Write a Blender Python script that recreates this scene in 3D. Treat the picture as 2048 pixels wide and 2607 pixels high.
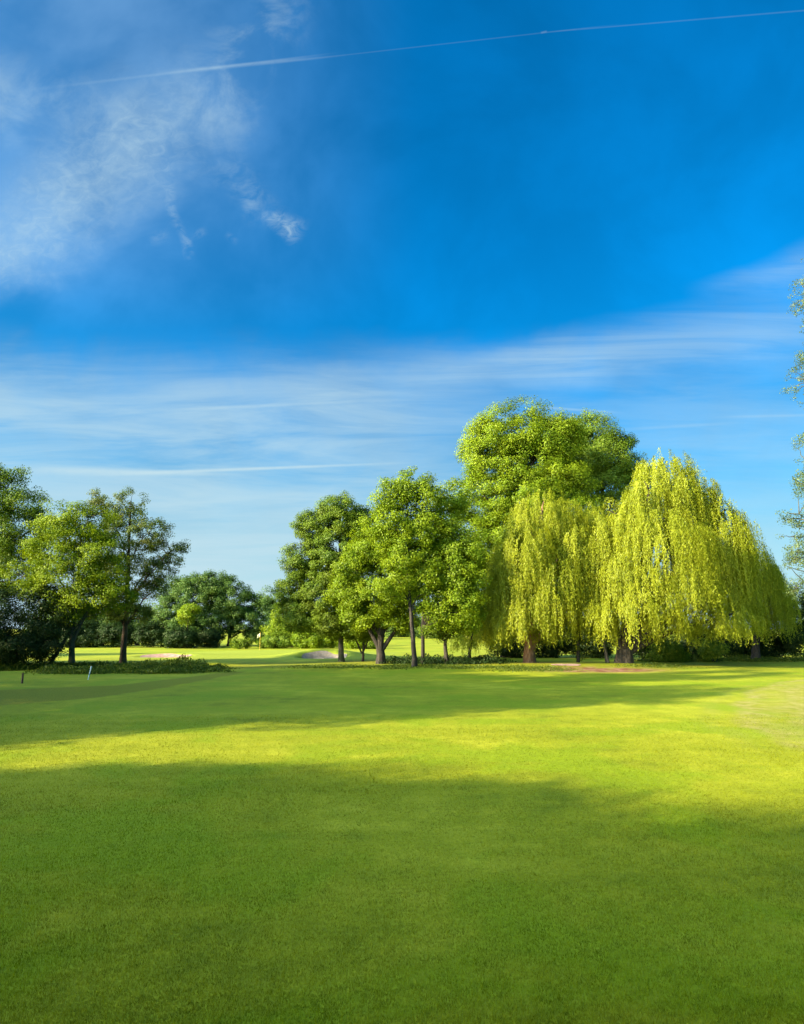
import bpy, math, random
import numpy as np
from mathutils import Vector

for o in list(bpy.data.objects):
    bpy.data.objects.remove(o)
SC = bpy.context.scene
COL = SC.collection
R = math.radians
rng = np.random.default_rng(7)

# ------------------------------------------------------------------ camera
F = 1600.0                      # focal length in pixels of the 2048 px wide photograph
HZ = 1600.0                     # row of the horizon
PITCH = math.atan((HZ - 1303.5) / F)
CAMZ = 2.2
cam = bpy.data.cameras.new('camera')
cam.sensor_fit = 'HORIZONTAL'
cam.sensor_width = 36.0
cam.lens = 36.0 * F / 2048.0
cam.clip_start = 0.05
cam.clip_end = 6000.0
camo = bpy.data.objects.new('camera', cam)
COL.objects.link(camo)
camo.location = (0, 0, CAMZ)
camo.rotation_euler = (math.pi / 2 + PITCH, 0, 0)
SC.camera = camo

# ------------------------------------------------------------------ light
SUN_AZ = 25.0                   # light travels towards +x, slightly +y
SUN_EL = 22.0
DX, DY = math.cos(R(SUN_AZ)), math.sin(R(SUN_AZ))
TE = math.tan(R(SUN_EL))
sl = bpy.data.lights.new('sun', 'SUN')
sl.energy = 4.7
sl.angle = R(0.5)
sl.color = (1.0, 0.88, 0.66)
so = bpy.data.objects.new('sun', sl)
COL.objects.link(so)
so.rotation_euler = Vector((DX, DY, -TE)).to_track_quat('-Z', 'Y').to_euler()
so.location = (-60, -30, 60)

SC.view_settings.view_transform = 'Standard'
SC.view_settings.look = 'None'
SC.view_settings.exposure = 1.9
SC.view_settings.gamma = 1.0
SKY_STRENGTH = 0.15


def ray(px, py):
    u = (px - 1024.0) / F
    v = (1303.5 - py) / F
    c, s = math.cos(PITCH), math.sin(PITCH)
    return u, c - s * v, s + c * v


def at(px, py, y):
    """point on the sight line through a photograph pixel, y metres ahead"""
    dx, dy, dz = ray(px, py)
    k = y / dy
    return np.array((dx * k, y, CAMZ + dz * k))


CT, ST = math.cos(0.2), math.sin(0.2)


def azel(px, py):
    """sky position on the plane of the cloud chart (straight trails stay straight)"""
    dx, dy, dz = ray(px, py)
    k = CT * dy + ST * dz
    return dx / k, (CT * dz - ST * dy) / k


def elev(px, py):
    dx, dy, dz = ray(px, py)
    return math.atan2(dz, math.hypot(dx, dy))


# ------------------------------------------------------------------ node helpers
class NT:
    def __init__(self, nt):
        self.nt = nt
        self.n = nt.nodes
        self.l = nt.links

    def put(self, sock, v):
        if isinstance(v, bpy.types.NodeSocket):
            self.l.new(v, sock)
        else:
            sock.default_value = v

    def m(self, op, a, b=0.0, c=0.0, clamp=False):
        nd = self.n.new('ShaderNodeMath')
        nd.operation = op
        nd.use_clamp = clamp
        self.put(nd.inputs[0], a)
        self.put(nd.inputs[1], b)
        self.put(nd.inputs[2], c)
        return nd.outputs[0]

    def ramp(self, v, a, b, lo=0.0, hi=1.0, smooth=True):
        nd = self.n.new('ShaderNodeMapRange')
        nd.interpolation_type = 'SMOOTHSTEP' if smooth else 'LINEAR'
        nd.clamp = True
        self.put(nd.inputs[0], v)
        nd.inputs[1].default_value = a
        nd.inputs[2].default_value = b
        nd.inputs[3].default_value = lo
        nd.inputs[4].default_value = hi
        return nd.outputs[0]

    def mix(self, f, a, b, mode='MIX'):
        nd = self.n.new('ShaderNodeMix')
        nd.data_type = 'RGBA'
        nd.blend_type = mode
        nd.clamp_factor = True
        self.put(nd.inputs[0], f)
        for s, v in ((nd.inputs[6], a), (nd.inputs[7], b)):
            if isinstance(v, tuple) and len(v) == 3:
                v = v + (1.0,)
            self.put(s, v)
        return nd.outputs[2]

    def comb(self, x, y, z=0.0):
        nd = self.n.new('ShaderNodeCombineXYZ')
        self.put(nd.inputs[0], x)
        self.put(nd.inputs[1], y)
        self.put(nd.inputs[2], z)
        return nd.outputs[0]

    def mapping(self, vec, scale=(1, 1, 1), rot=(0, 0, 0), loc=(0, 0, 0)):
        nd = self.n.new('ShaderNodeMapping')
        self.put(nd.inputs[0], vec)
        nd.inputs[1].default_value = loc
        nd.inputs[2].default_value = rot
        nd.inputs[3].default_value = scale
        return nd.outputs[0]

    def noise(self, vec, scale, detail=4.0, rough=0.55, dist=0.0):
        nd = self.n.new('ShaderNodeTexNoise')
        self.put(nd.inputs['Vector'], vec)
        nd.inputs['Scale'].default_value = scale
        nd.inputs['Detail'].default_value = detail
        nd.inputs['Roughness'].default_value = rough
        nd.inputs['Distortion'].default_value = dist
        return nd.outputs[0]

    def attr(self, name):
        nd = self.n.new('ShaderNodeAttribute')
        nd.attribute_name = name
        return nd.outputs['Fac']

    def pos(self):
        return self.n.new('ShaderNodeNewGeometry').outputs['Position']


# ------------------------------------------------------------------ sky
def make_world():
    w = bpy.data.worlds.new('World')
    SC.world = w
    w.use_nodes = True
    t = NT(w.node_tree)
    t.n.clear()
    out = t.n.new('ShaderNodeOutputWorld')
    bg = t.n.new('ShaderNodeBackground')
    t.l.new(bg.outputs[0], out.inputs[0])
    bg.inputs[1].default_value = SKY_STRENGTH
    sky = t.n.new('ShaderNodeTexSky')
    sky.sky_type = 'NISHITA'
    sky.sun_disc = False
    sky.sun_elevation = R(SUN_EL)
    sky.sun_rotation = math.atan2(-DX, -DY)
    sky.air_density = 1.0
    sky.dust_density = 0.3
    sky.ozone_density = 2.0
    base = sky.outputs[0]
    co = t.n.new('ShaderNodeTexCoord').outputs['Generated']
    sp = t.n.new('ShaderNodeSeparateXYZ')
    t.l.new(co, sp.inputs[0])
    x, y, z = sp.outputs
    el0 = t.m('ARCSINE', z)
    fw = t.m('ADD', t.m('MULTIPLY', y, CT), t.m('MULTIPLY', z, ST))
    kk = t.m('MAXIMUM', fw, 0.05)
    az = t.m('DIVIDE', x, kk)
    el = t.m('DIVIDE', t.m('SUBTRACT', t.m('MULTIPLY', z, CT), t.m('MULTIPLY', y, ST)), kk)
    front = t.ramp(fw, 0.1, 0.35)
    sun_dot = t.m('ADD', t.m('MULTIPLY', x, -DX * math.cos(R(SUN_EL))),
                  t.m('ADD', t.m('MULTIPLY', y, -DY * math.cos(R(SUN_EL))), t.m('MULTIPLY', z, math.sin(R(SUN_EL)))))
    # a deep, very clear blue overhead
    deep = t.mix(1.0, base, SKY_TINT_TOP, 'MULTIPLY')
    low = t.mix(1.0, base, SKY_TINT_LOW, 'MULTIPLY')
    blue = t.mix(t.ramp(el0, 0.0, 0.55), low, deep)
    # sky towards the sun, out of view, boosted and whitened as added shadow fill
    sun_fill = t.mix(1.0, base, SKY_SUN_FILL, 'MULTIPLY')
    base = t.mix(t.ramp(sun_dot, 0.42, 0.85), blue, sun_fill)
    P = t.comb(az, el, 0.0)

    def seg(p0, p1):
        a0, e0 = azel(*p0)
        a1, e1 = azel(*p1)
        L = math.hypot(a1 - a0, e1 - e0)
        ux, uy = (a1 - a0) / L, (e1 - e0) / L
        da = t.m('SUBTRACT', az, a0)
        de = t.m('SUBTRACT', el, e0)
        tt = t.m('DIVIDE', t.m('ADD', t.m('MULTIPLY', da, ux), t.m('MULTIPLY', de, uy)), L)
        dd = t.m('ADD', t.m('MULTIPLY', da, -uy), t.m('MULTIPLY', de, ux))
        return tt, dd, math.atan2(uy, ux)

    def band(tt, dd, w0, w1, soft=1.0, bend=None):
        if bend is not None:
            dd = t.m('ADD', dd, bend)
        wd = t.m('ADD', w0, t.m('MULTIPLY', tt, w1 - w0))
        q = t.m('DIVIDE', t.m('ABSOLUTE', dd), t.m('MAXIMUM', wd, 1e-4))
        return t.ramp(q, 1.0 - soft, 1.0, 1.0, 0.0)

    def ends(tt, a, b, c, d):
        return t.m('MULTIPLY', t.ramp(tt, a, b), t.ramp(tt, c, d, 1.0, 0.0))

    n_fib = t.noise(t.mapping(P, (1, 1, 1), (0, 0, -0.55)), 9.0, 9.0, 0.62, 0.6)
    n_big = t.noise(P, 4.0, 5.0, 0.55, 0.3)
    n_fine = t.noise(t.mapping(P, (1.0, 1.6, 1.0), (0, 0, -0.7)), 38.0, 6.0, 0.65, 0.8)
    wob = t.m('MULTIPLY', t.m('SUBTRACT', n_big, 0.5), 0.16)
    dens = []
    # broad cirrus plume rising from the lower left
    tt, dd, _ = seg((-60, 660), (520, 250))
    pl = t.m('MULTIPLY', band(tt, dd, 0.125, 0.15, 1.0, wob), ends(tt, -1.8, -0.6, 0.72, 1.2))
    tex = t.m('ADD', t.ramp(n_fib, 0.28, 0.74, 0.36, 0.86), t.ramp(n_fine, 0.35, 0.75, -0.12, 0.2))
    dens.append(t.m('MULTIPLY', t.m('MULTIPLY', pl, tex), 0.56))
    # its fainter top, leaning up to the right
    tt, dd, _ = seg((470, 300), (730, 0))
    pl = t.m('MULTIPLY', band(tt, dd, 0.12, 0.07, 1.0, wob), ends(tt, -0.1, 0.2, 0.8, 1.3))
    dens.append(t.m('MULTIPLY', t.m('MULTIPLY', pl, t.ramp(n_fib, 0.42, 0.7)), 0.34))
    # thin patch on the left edge
    tt, dd, _ = seg((-40, 240), (380, 330))
    pl = t.m('MULTIPLY', band(tt, dd, 0.09, 0.06, 1.0, wob), ends(tt, -0.5, 0.1, 0.4, 1.0))
    dens.append(t.m('MULTIPLY', t.m('MULTIPLY', pl, t.ramp(n_fib, 0.35, 0.7)), 0.36))
    # trailing strand to the small bright tuft
    tt, dd, _ = seg((560, 420), (745, 600))
    pl = t.m('MULTIPLY', band(tt, dd, 0.05, 0.028, 1.0, t.m('MULTIPLY', wob, 0.5)), ends(tt, -0.2, 0.2, 0.9, 1.1))
    dens.append(t.m('MULTIPLY', t.m('MULTIPLY', pl, t.ramp(n_fine, 0.32, 0.8)), 0.16))
    tt, dd, _ = seg((670, 545), (765, 600))
    pl = t.m('MULTIPLY', band(tt, dd, 0.012, 0.034, 1.0, t.m('MULTIPLY', wob, 0.22)), ends(tt, -0.1, 0.3, 0.75, 1.15))
    dens.append(t.m('MULTIPLY', t.m('MULTIPLY', pl, t.ramp(n_fine, 0.3, 0.8)), 0.5))
    for p0, p1, w, k in (((430, 430), (436, 560), 0.013, 0.3), ((432, 530), (470, 610), 0.010, 0.34),
                         ((470, 600), (480, 655), 0.012, 0.4), ((385, 610), (430, 600), 0.016, 0.22),
                         ((490, 605), (525, 590), 0.010, 0.26), ((575, 600), (600, 618), 0.010, 0.18),
                         ((640, 470), (635, 560), 0.018, 0.25)):
        tt, dd, _ = seg(p0, p1)
        pl = t.m('MULTIPLY', band(tt, dd, w, w, 1.0, t.m('MULTIPLY', wob, 0.16)), ends(tt, -0.3, 0.3, 0.7, 1.3))
        dens.append(t.m('MULTIPLY', t.m('MULTIPLY', pl, t.ramp(n_fine, 0.34, 0.78)), k * 0.7))
    # general veil thickening to the lower left
    n_str = t.noise(t.mapping(P, (0.9, 7.0, 1.0), (0, 0, -0.03)), 3.2, 8.0, 0.6, 0.5)
    n_str2 = t.noise(t.mapping(P, (0.6, 9.0, 1.0), (0, 0, 0.12), (3, 1, 0)), 4.2, 7.0, 0.62, 0.7)
    wob2 = t.m('MULTIPLY', t.m('SUBTRACT', n_big, 0.5), 0.12)
    elw = t.m('ADD', el, wob2)
    e_top = azel(200, 860)[1]
    veil = t.ramp(elw, e_top - 0.13, e_top + 0.02, 1.0, 0.0)
    veil = t.m('MULTIPLY', veil, t.ramp(az, -0.15, 0.32, 1.0, 0.42))
    veil = t.m('MULTIPLY', veil, t.ramp(n_str, 0.25, 0.72, 0.25, 0.72))
    dens.append(veil)
    dens.append(t.ramp(el0, 0.02, 0.27, 0.88, 0.0))
    dens.append(t.m('MULTIPLY', t.m('MULTIPLY', t.ramp(az, -0.55, 0.05, 0.22, 0.0), t.ramp(el, 0.2, 0.5)), t.ramp(n_big, 0.3, 0.65, 0.35, 1.0)))
    dens.append(t.m('MULTIPLY', t.m('MULTIPLY', t.ramp(el0, 0.02, 0.24, 0.6, 0.0), t.ramp(n_str2, 0.42, 0.66)),
                    t.ramp(az, -0.1, 0.3, 1.0, 0.3)))
    # bands of veil on the right, tilted upwards
    for p0, p1, w0, w1, k in (((1150, 950), (2080, 830), 0.035, 0.095, 0.42), ((1000, 930), (1500, 930), 0.05, 0.05, 0.26),
                              ((1850, 720), (2200, 640), 0.03, 0.06, 0.34), ((1500, 1180), (2100, 1120), 0.1, 0.1, 0.2),
                              ((-100, 985), (900, 985), 0.07, 0.05, 0.22), ((-100, 1290), (1100, 1270), 0.08, 0.05, 0.32), ((300, 1400), (1000, 1385), 0.06, 0.05, 0.4)):
        tt, dd, _ = seg(p0, p1)
        pl = t.m('MULTIPLY', band(tt, dd, w0, w1, 1.0, t.m('MULTIPLY', wob2, 0.5)), ends(tt, -0.35, 0.35, 0.8, 1.5))
        dens.append(t.m('MULTIPLY', t.m('MULTIPLY', pl, t.ramp(n_str2, 0.22, 0.66, 0.35, 1.0)), k))
    # contrails
    for p0, p1, w0, w1, k, en in (((-20, 240), (700, 153), 0.0075, 0.0045, 0.13, (-0.1, 0.75, 1.0, 1.25)),
                                  ((360, 190), (900, 138), 0.010, 0.005, 0.21, (0.0, 0.35, 0.6, 1.0)),
                                  ((820, 146), (1480, 72), 0.0026, 0.0026, 0.06, (-0.2, 0.1, 0.9, 1.2)),
                                  ((1380, 82), (2120, 20), 0.0028, 0.0034, 0.08, (-0.05, 0.15, 1.0, 1.2)),
                                  ((1381, 82), (1390, 80), 0.004, 0.004, 0.14, (-0.6, 0.0, 1.0, 1.6)),
                                  ((-80, 1192), (560, 1207), 0.024, 0.008, 0.7, (0.1, 0.4, 0.75, 1.2)),
                                  ((320, 1206), (1040, 1178), 0.0080, 0.0045, 0.8, (-0.2, 0.15, 0.5, 1.1)),
                                  ((300, 1050), (1050, 1015), 0.009, 0.006, 0.34, (-0.1, 0.4, 0.6, 1.0)),
                                  ((1350, 1035), (1600, 1052), 0.006, 0.005, 0.3, (-0.1, 0.3, 0.6, 1.0)),
                                  ((1560, 1095), (1900, 1075), 0.008, 0.006, 0.17, (-0.1, 0.3, 0.6, 1.1)),
                                  ((1820, 1062), (2100, 1056), 0.006, 0.006, 0.2, (-0.1, 0.4, 1.2, 1.6)),
                                  ((740, 1330), (860, 1230), 0.018, 0.014, 0.16, (-0.2, 0.3, 0.6, 1.2))):
        tt, dd, _ = seg(p0, p1)
        pl = t.m('MULTIPLY', band(tt, dd, w0 * 0.62, w1 * 0.62, 1.0), ends(tt, *en))
        dens.append(t.m('MULTIPLY', t.m('MULTIPLY', pl, t.ramp(n_fine, 0.2, 0.6, 0.7, 1.0)), k))
    trans = 1.0
    for d in dens:
        trans = t.m('MULTIPLY', trans, t.m('SUBTRACT', 1.0, t.m('MINIMUM', t.m('MAXIMUM', d, 0.0), 0.95)))
    cov = t.m('MULTIPLY', t.m('SUBTRACT', 1.0, trans), front)
    # faint mottling of the clear blue
    mott = t.ramp(n_big, 0.3, 0.72, 0.90, 1.12)
    base = t.mix(1.0, base, t.comb(mott, mott, mott), 'MULTIPLY')
    col = t.mix(cov, base, CLOUD_COL)
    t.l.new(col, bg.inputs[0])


SKY_TINT_TOP = (0.002, 0.275, 0.44)
SKY_TINT_LOW = (0.012, 0.215, 0.270)
SKY_SUN_FILL = (2.9, 2.75, 2.5)  # added boost of the unseen sun-side sky, lifts the shaded areas
CLOUD_COL = (1.00, 1.37, 1.53)
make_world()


# ------------------------------------------------------------------ mesh helpers
def mesh_obj(name, verts, faces_flat, nper, mat, parent=None, tint=None, smooth=False, loc=None):
    """verts (N,3) world coordinates; every face has nper corners"""
    verts = np.asarray(verts, dtype=np.float32)
    if loc is not None:
        verts = verts - np.asarray(loc, dtype=np.float32)
    faces_flat = np.asarray(faces_flat, dtype=np.int32).ravel()
    nf = len(faces_flat) // nper
    me = bpy.data.meshes.new(name)
    me.vertices.add(len(verts))
    me.vertices.foreach_set('co', verts.ravel())
    me.loops.add(len(faces_flat))
    me.loops.foreach_set('vertex_index', faces_flat)
    me.polygons.add(nf)
    me.polygons.foreach_set('loop_start', np.arange(0, nf * nper, nper, dtype=np.int32))
    me.polygons.foreach_set('loop_total', np.full(nf, nper, dtype=np.int32))
    if smooth:
        me.polygons.foreach_set('use_smooth', np.ones(nf, dtype=bool))
    if tint is not None:
        a = me.attributes.new('tint', 'FLOAT', 'FACE')
        a.data.foreach_set('value', np.asarray(tint, dtype=np.float32))
    me.update(calc_edges=True)
    me.materials.append(mat)
    o = bpy.data.objects.new(name, me)
    COL.objects.link(o)
    if parent is not None:
        o.parent = parent
    elif loc is not None:
        o.location = tuple(float(v) for v in loc)
    return o


def tag(o, label=None, cat=None, group=None, kind=None):
    if label:
        o['label'] = label
    if cat:
        o['category'] = cat
    if group:
        o['group'] = group
    if kind:
        o['kind'] = kind
    return o


def thing(name, label, cat, loc, group=None):
    o = bpy.data.objects.new(name, None)
    o.empty_display_size = 0.3
    COL.objects.link(o)
    o.location = tuple(float(v) for v in loc)
    return tag(o, label, cat, group)


def unit(v):
    return v / np.maximum(np.linalg.norm(v, axis=-1, keepdims=True), 1e-9)


def rand_dirs(n):
    return unit(rng.normal(size=(n, 3)))


class Tubes:
    def __init__(self):
        self.v, self.f, self.n = [], [], 0

    def add(self, pts, rad, seg=8, lump=0.0):
        pts = np.asarray(pts, float)
        rad = np.asarray(rad, float)
        k = len(pts)
        tan = np.gradient(pts, axis=0)
        tan = unit(tan)
        ref = np.array((0.31, 0.95, 0.02))
        a = unit(np.cross(tan, ref))
        b = np.cross(tan, a)
        th = np.linspace(0, 2 * np.pi, seg, endpoint=False)
        ph = rng.uniform(0, 6.28, 3)
        rr = rad[:, None] * (1 + lump * (np.sin(3 * th + ph[0])[None] * 0.5 + np.sin(5 * th + ph[1])[None] * 0.35
                                         + 0.5 * np.sin(2 * th[None] + np.arange(k)[:, None] * 0.7 + ph[2])))
        ring = pts[:, None, :] + rr[..., None] * (np.cos(th)[None, :, None] * a[:, None, :] + np.sin(th)[None, :, None] * b[:, None, :])
        self.v.append(ring.reshape(-1, 3))
        i = np.arange(k - 1)[:, None] * seg
        j = np.arange(seg)[None]
        j2 = (j + 1) % seg
        q = np.stack([i + j, i + j2, i + seg + j2, i + seg + j], -1).reshape(-1, 4) + self.n
        self.f.append(q)
        self.n += k * seg
        # close the tip
        tip = self.n - seg
        if seg == 8:
            self.f.append(np.array([[tip, tip + 1, tip + 2, tip + 3], [tip, tip + 3, tip + 4, tip + 7], [tip + 4, tip + 5, tip + 6, tip + 7]]))
        elif seg == 4:
            self.f.append(np.array([[tip, tip + 1, tip + 2, tip + 3]]))

    def build(self, name, mat, parent, loc):
        return mesh_obj(name, np.vstack(self.v), np.vstack(self.f), 4, mat, parent, smooth=True, loc=loc)


def curve(p0, p1, n=7, sag=0.0, wob=0.0):
    p0, p1 = np.asarray(p0, float), np.asarray(p1, float)
    t = np.linspace(0, 1, n)[:, None]
    p = p0 + (p1 - p0) * t
    p[:, 2] += sag * np.sin(t[:, 0] * np.pi)
    if wob:
        w = rng.normal(size=(n, 3)) * wob
        w[0] = 0
        w[-1] = 0
        p += w
    return p


def leaf_quads(c, nrm, size, aspect, tangent=None):
    n = len(c)
    r = rand_dirs(n) if tangent is None else tangent
    t = unit(r - (r * nrm).sum(1, keepdims=True) * nrm)
    b = np.cross(nrm, t)
    L = size[:, None]
    W = L * aspect
    v = np.stack([c - t * L * 0.5, c + b * W * 0.5 - t * L * 0.05, c + t * L * 0.5, c - b * W * 0.5 - t * L * 0.05], 1)
    return v.reshape(-1, 3)


def snoise(p, s, seed=0):
    """cheap smooth 3-d noise in about -1..1"""
    r = np.random.default_rng(seed)
    out = 0
    for k in range(5):
        d = r.normal(size=3)
        d /= np.linalg.norm(d)
        out = out + np.sin((p @ d) * s * (0.8 + 0.35 * k) + r.uniform(0, 6.28))
    return out / 3.0


# ------------------------------------------------------------------ ground shape
def sstep(a, b, v):
    t = np.clip((v - a) / (b - a), 0, 1)
    return t * t * (3 - 2 * t)


def ditch_y(x):
    return 38.6 + (x + 11.0) * 0.30


BUNKERS = []


def gz(x, y):
    x = np.asarray(x, float)
    y = np.asarray(y, float)
    z = -0.9 * sstep(40, 100, y)
    z = z + 0.05 * np.sin(x * 0.21 + 0.6) * np.sin(y * 0.17 + 0.4) * sstep(4, 20, y)
    z = z + 0.14 * np.exp(-(((x - 3) / 9.0) ** 2 + ((y - 36.5) / 2.2) ** 2))
    z = z + 0.18 * np.exp(-(((x - 12) / 7.0) ** 2 + ((y - 37.5) / 2.5) ** 2))
    d = y - ditch_y(x)
    fade = sstep(-8.0, -13.0, x)
    z = z - 0.55 * np.exp(-(d / 0.75) ** 2) * fade
    z = z + 0.16 * np.exp(-((d - 1.9) / 0.8) ** 2) * fade
    # the raised far green and the faces of the two sand bunkers
    z = z + 0.35 * np.exp(-(((x + 13) / 12.0) ** 2 + ((y - 64) / 7.0) ** 2))
    for bx, by, rx, ry, dep in BUNKERS:
        q = ((x - bx) / rx) ** 2 + ((y - by) / ry) ** 2
        z = z + dep * 0.9 * np.exp(-(((x - bx) / (rx * 2.2)) ** 2 + ((y - by - ry * 1.3) / (ry * 1.5)) ** 2))
        z = z - dep * 1.5 * np.exp(-(q ** 2.2) * 1.1)
    return z


def on_ground(px, py):
    dx, dy, dz = ray(px, py)
    lo, hi = 2.0, 900.0
    ys = np.concatenate([np.arange(2.5, 120, 0.05), np.arange(120, 900, 1.0)])
    xs = dx / dy * ys
    zs = CAMZ + dz / dy * ys
    g = gz(xs, ys)
    i = np.argmax(zs <= g)
    if zs[i] > g[i]:
        i = len(ys) - 1
    return np.array((xs[i], ys[i], g[i]))


for px, py, rx, ry, dep in ((415, 1672, 2.0, 1.6, 0.26), (822, 1675, 1.7, 1.4, 0.70)):
    p = on_ground(px, py)
    BUNKERS.append((p[0], p[1], rx, ry, dep))


# ------------------------------------------------------------------ materials
def new_mat(name):
    m = bpy.data.materials.new(name)
    m.use_nodes = True
    t = NT(m.node_tree)
    t.n.clear()
    out = t.n.new('ShaderNodeOutputMaterial')
    return m, t, out


def leaf_mat(name, a, b, trans=0.4, gloss=0.012, old=(0.14, 0.09, 0.02), old_amt=0.0):
    m, t, out = new_mat(name)
    tint = t.attr('tint')
    col = t.mix(tint, a, b)
    if old_amt:
        nz = t.noise(t.pos(), 0.8, 3.0)
        col = t.mix(t.ramp(nz, 0.48, 0.68, 0.0, old_amt), col, old)
    df = t.n.new('ShaderNodeBsdfDiffuse')
    tr = t.n.new('ShaderNodeBsdfTranslucent')
    gl = t.n.new('ShaderNodeBsdfGlossy')
    gl.inputs['Roughness'].default_value = 0.45
    gl.inputs['Color'].default_value = (0.9, 0.95, 0.6, 1)
    t.l.new(col, df.inputs[0])
    warm = t.mix(1.0, col, (1.15, 1.1, 0.5), 'MULTIPLY')
    t.l.new(warm, tr.inputs[0])
    mx = t.n.new('ShaderNodeMixShader')
    mx.inputs[0].default_value = trans
    t.l.new(df.outputs[0], mx.inputs[1])
    t.l.new(tr.outputs[0], mx.inputs[2])
    m2 = t.n.new('ShaderNodeMixShader')
    m2.inputs[0].default_value = gloss
    t.l.new(mx.outputs[0], m2.inputs[1])
    t.l.new(gl.outputs[0], m2.inputs[2])
    t.l.new(m2.outputs[0], out.inputs[0])
    return m


def bark_mat(name, a, b, moss=None):
    m, t, out = new_mat(name)
    p = t.mapping(t.pos(), (1, 1, 0.18))
    n1 = t.noise(p, 9.0, 6.0, 0.65, 0.4)
    n2 = t.noise(p, 26.0, 4.0, 0.6)
    col = t.mix(t.ramp(n1, 0.35, 0.65), a, b)
    col = t.mix(t.ramp(n2, 0.45, 0.7, 0.0, 0.5), col, tuple(v * 0.4 for v in a))
    if moss:
        nm = t.noise(t.pos(), 2.2, 4.0)
        col = t.mix(t.ramp(nm, 0.45, 0.62, 0.0, 0.8), col, moss)
    bs = t.n.new('ShaderNodeBsdfPrincipled')
    t.l.new(col, bs.inputs['Base Color'])
    bs.inputs['Roughness'].default_value = 0.9
    bs.inputs['Specular IOR Level'].default_value = 0.2
    bp = t.n.new('ShaderNodeBump')
    bp.inputs['Strength'].default_value = 0.8
    bp.inputs['Distance'].default_value = 0.06
    t.l.new(t.m('ADD', n1, t.m('MULTIPLY', n2, 0.4)), bp.inputs['Height'])
    t.l.new(bp.outputs[0], bs.inputs['Normal'])
    t.l.new(bs.outputs[0], out.inputs[0])
    return m


def plain_mat(name, col, rough=0.6, var=0.15):
    m, t, out = new_mat(name)
    nz = t.noise(t.pos(), 14.0, 4.0)
    c = t.mix(t.ramp(nz, 0.3, 0.7), tuple(v * (1 - var) for v in col), tuple(v * (1 + var) for v in col))
    bs = t.n.new('ShaderNodeBsdfPrincipled')
    t.l.new(c, bs.inputs['Base Color'])
    bs.inputs['Roughness'].default_value = rough
    t.l.new(bs.outputs[0], out.inputs[0])
    return m


G_DARK = (0.150, 0.180, 0.006)
G_MID = (0.240, 0.257, 0.008)
G_LITE = (0.345, 0.345, 0.018)
G_FRESH = (0.175, 0.245, 0.004)


def grass_color(t):
    p = t.pos()
    big = t.noise(p, 0.22, 4.0, 0.55)
    mid = t.noise(p, 1.6, 5.0, 0.6)
    streak = t.noise(t.mapping(p, (0.12, 1.0, 1.0), (0, 0, 0.25)), 1.2, 5.0, 0.6, 0.3)
    v = t.m('ADD', t.m('MULTIPLY', big, 0.45), t.m('ADD', t.m('MULTIPLY', mid, 0.3), t.m('MULTIPLY', streak, 0.25)))
    col = t.mix(t.ramp(v, 0.36, 0.50), G_DARK, G_MID)
    col = t.mix(t.ramp(v, 0.48, 0.64), col, G_LITE)
    fresh = t.noise(t.mapping(p, (1, 1, 1), (0, 0, 0), (7.3, 2.1, 0)), 0.34, 4.0, 0.6, 0.4)
    col = t.mix(t.ramp(fresh, 0.47, 0.62, 0.0, 0.7), col, G_FRESH)
    return col, p


def ground_material():
    m, t, out = new_mat('mown_grass')
    col, p = grass_color(t)
    fine = t.noise(p, 22.0, 6.0, 0.7)
    fine2 = t.noise(p, 75.0, 3.0, 0.7)
    f = t.m('ADD', t.m('MULTIPLY', fine, 0.6), t.m('MULTIPLY', fine2, 0.4))
    sh = t.ramp(f, 0.32, 0.68, 0.62, 1.34, False)
    col = t.mix(1.0, col, t.comb(sh, sh, sh), 'MULTIPLY')
    rough = t.attr('rough')
    col = t.mix(rough, col, t.mix(t.ramp(fine, 0.3, 0.7), (0.105, 0.115, 0.004), (0.215, 0.200, 0.010)))
    dry = t.m('MULTIPLY', t.attr('dry'), t.ramp(t.noise(p, 0.9, 6.0, 0.7, 0.3), 0.34, 0.56, 0.35, 1.0))
    col = t.mix(dry, col, t.mix(t.ramp(t.noise(p, 2.6, 5.0, 0.65), 0.38, 0.64), (0.215, 0.205, 0.022), (0.310, 0.270, 0.070)))
    green = t.attr('green')
    col = t.mix(green, col, (0.235, 0.275, 0.020))
    dirt = t.attr('soil')
    soil = t.mix(t.ramp(t.noise(p, 1.8, 5.0, 0.6), 0.35, 0.65), (0.13, 0.050, 0.020), (0.26, 0.14, 0.08))
    col = t.mix(t.m('MULTIPLY', dirt, t.ramp(t.noise(p, 1.1, 5.0, 0.65), 0.30, 0.52)), col, soil)
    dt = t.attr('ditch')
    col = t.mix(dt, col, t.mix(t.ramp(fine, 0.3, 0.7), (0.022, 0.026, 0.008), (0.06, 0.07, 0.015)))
    bs = t.n.new('ShaderNodeBsdfPrincipled')
    t.l.new(col, bs.inputs['Base Color'])
    bs.inputs['Roughness'].default_value = 0.85
    bs.inputs['Specular IOR Level'].default_value = 0.12
    bp = t.n.new('ShaderNodeBump')
    bp.inputs['Strength'].default_value = 0.55
    bp.inputs['Distance'].default_value = 0.03
    t.l.new(t.m('ADD', f, t.m('MULTIPLY', t.noise(p, 4.0, 4.0), 1.5)), bp.inputs['Height'])
    t.l.new(bp.outputs[0], bs.inputs['Normal'])
    t.l.new(bs.outputs[0], out.inputs[0])
    return m


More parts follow.
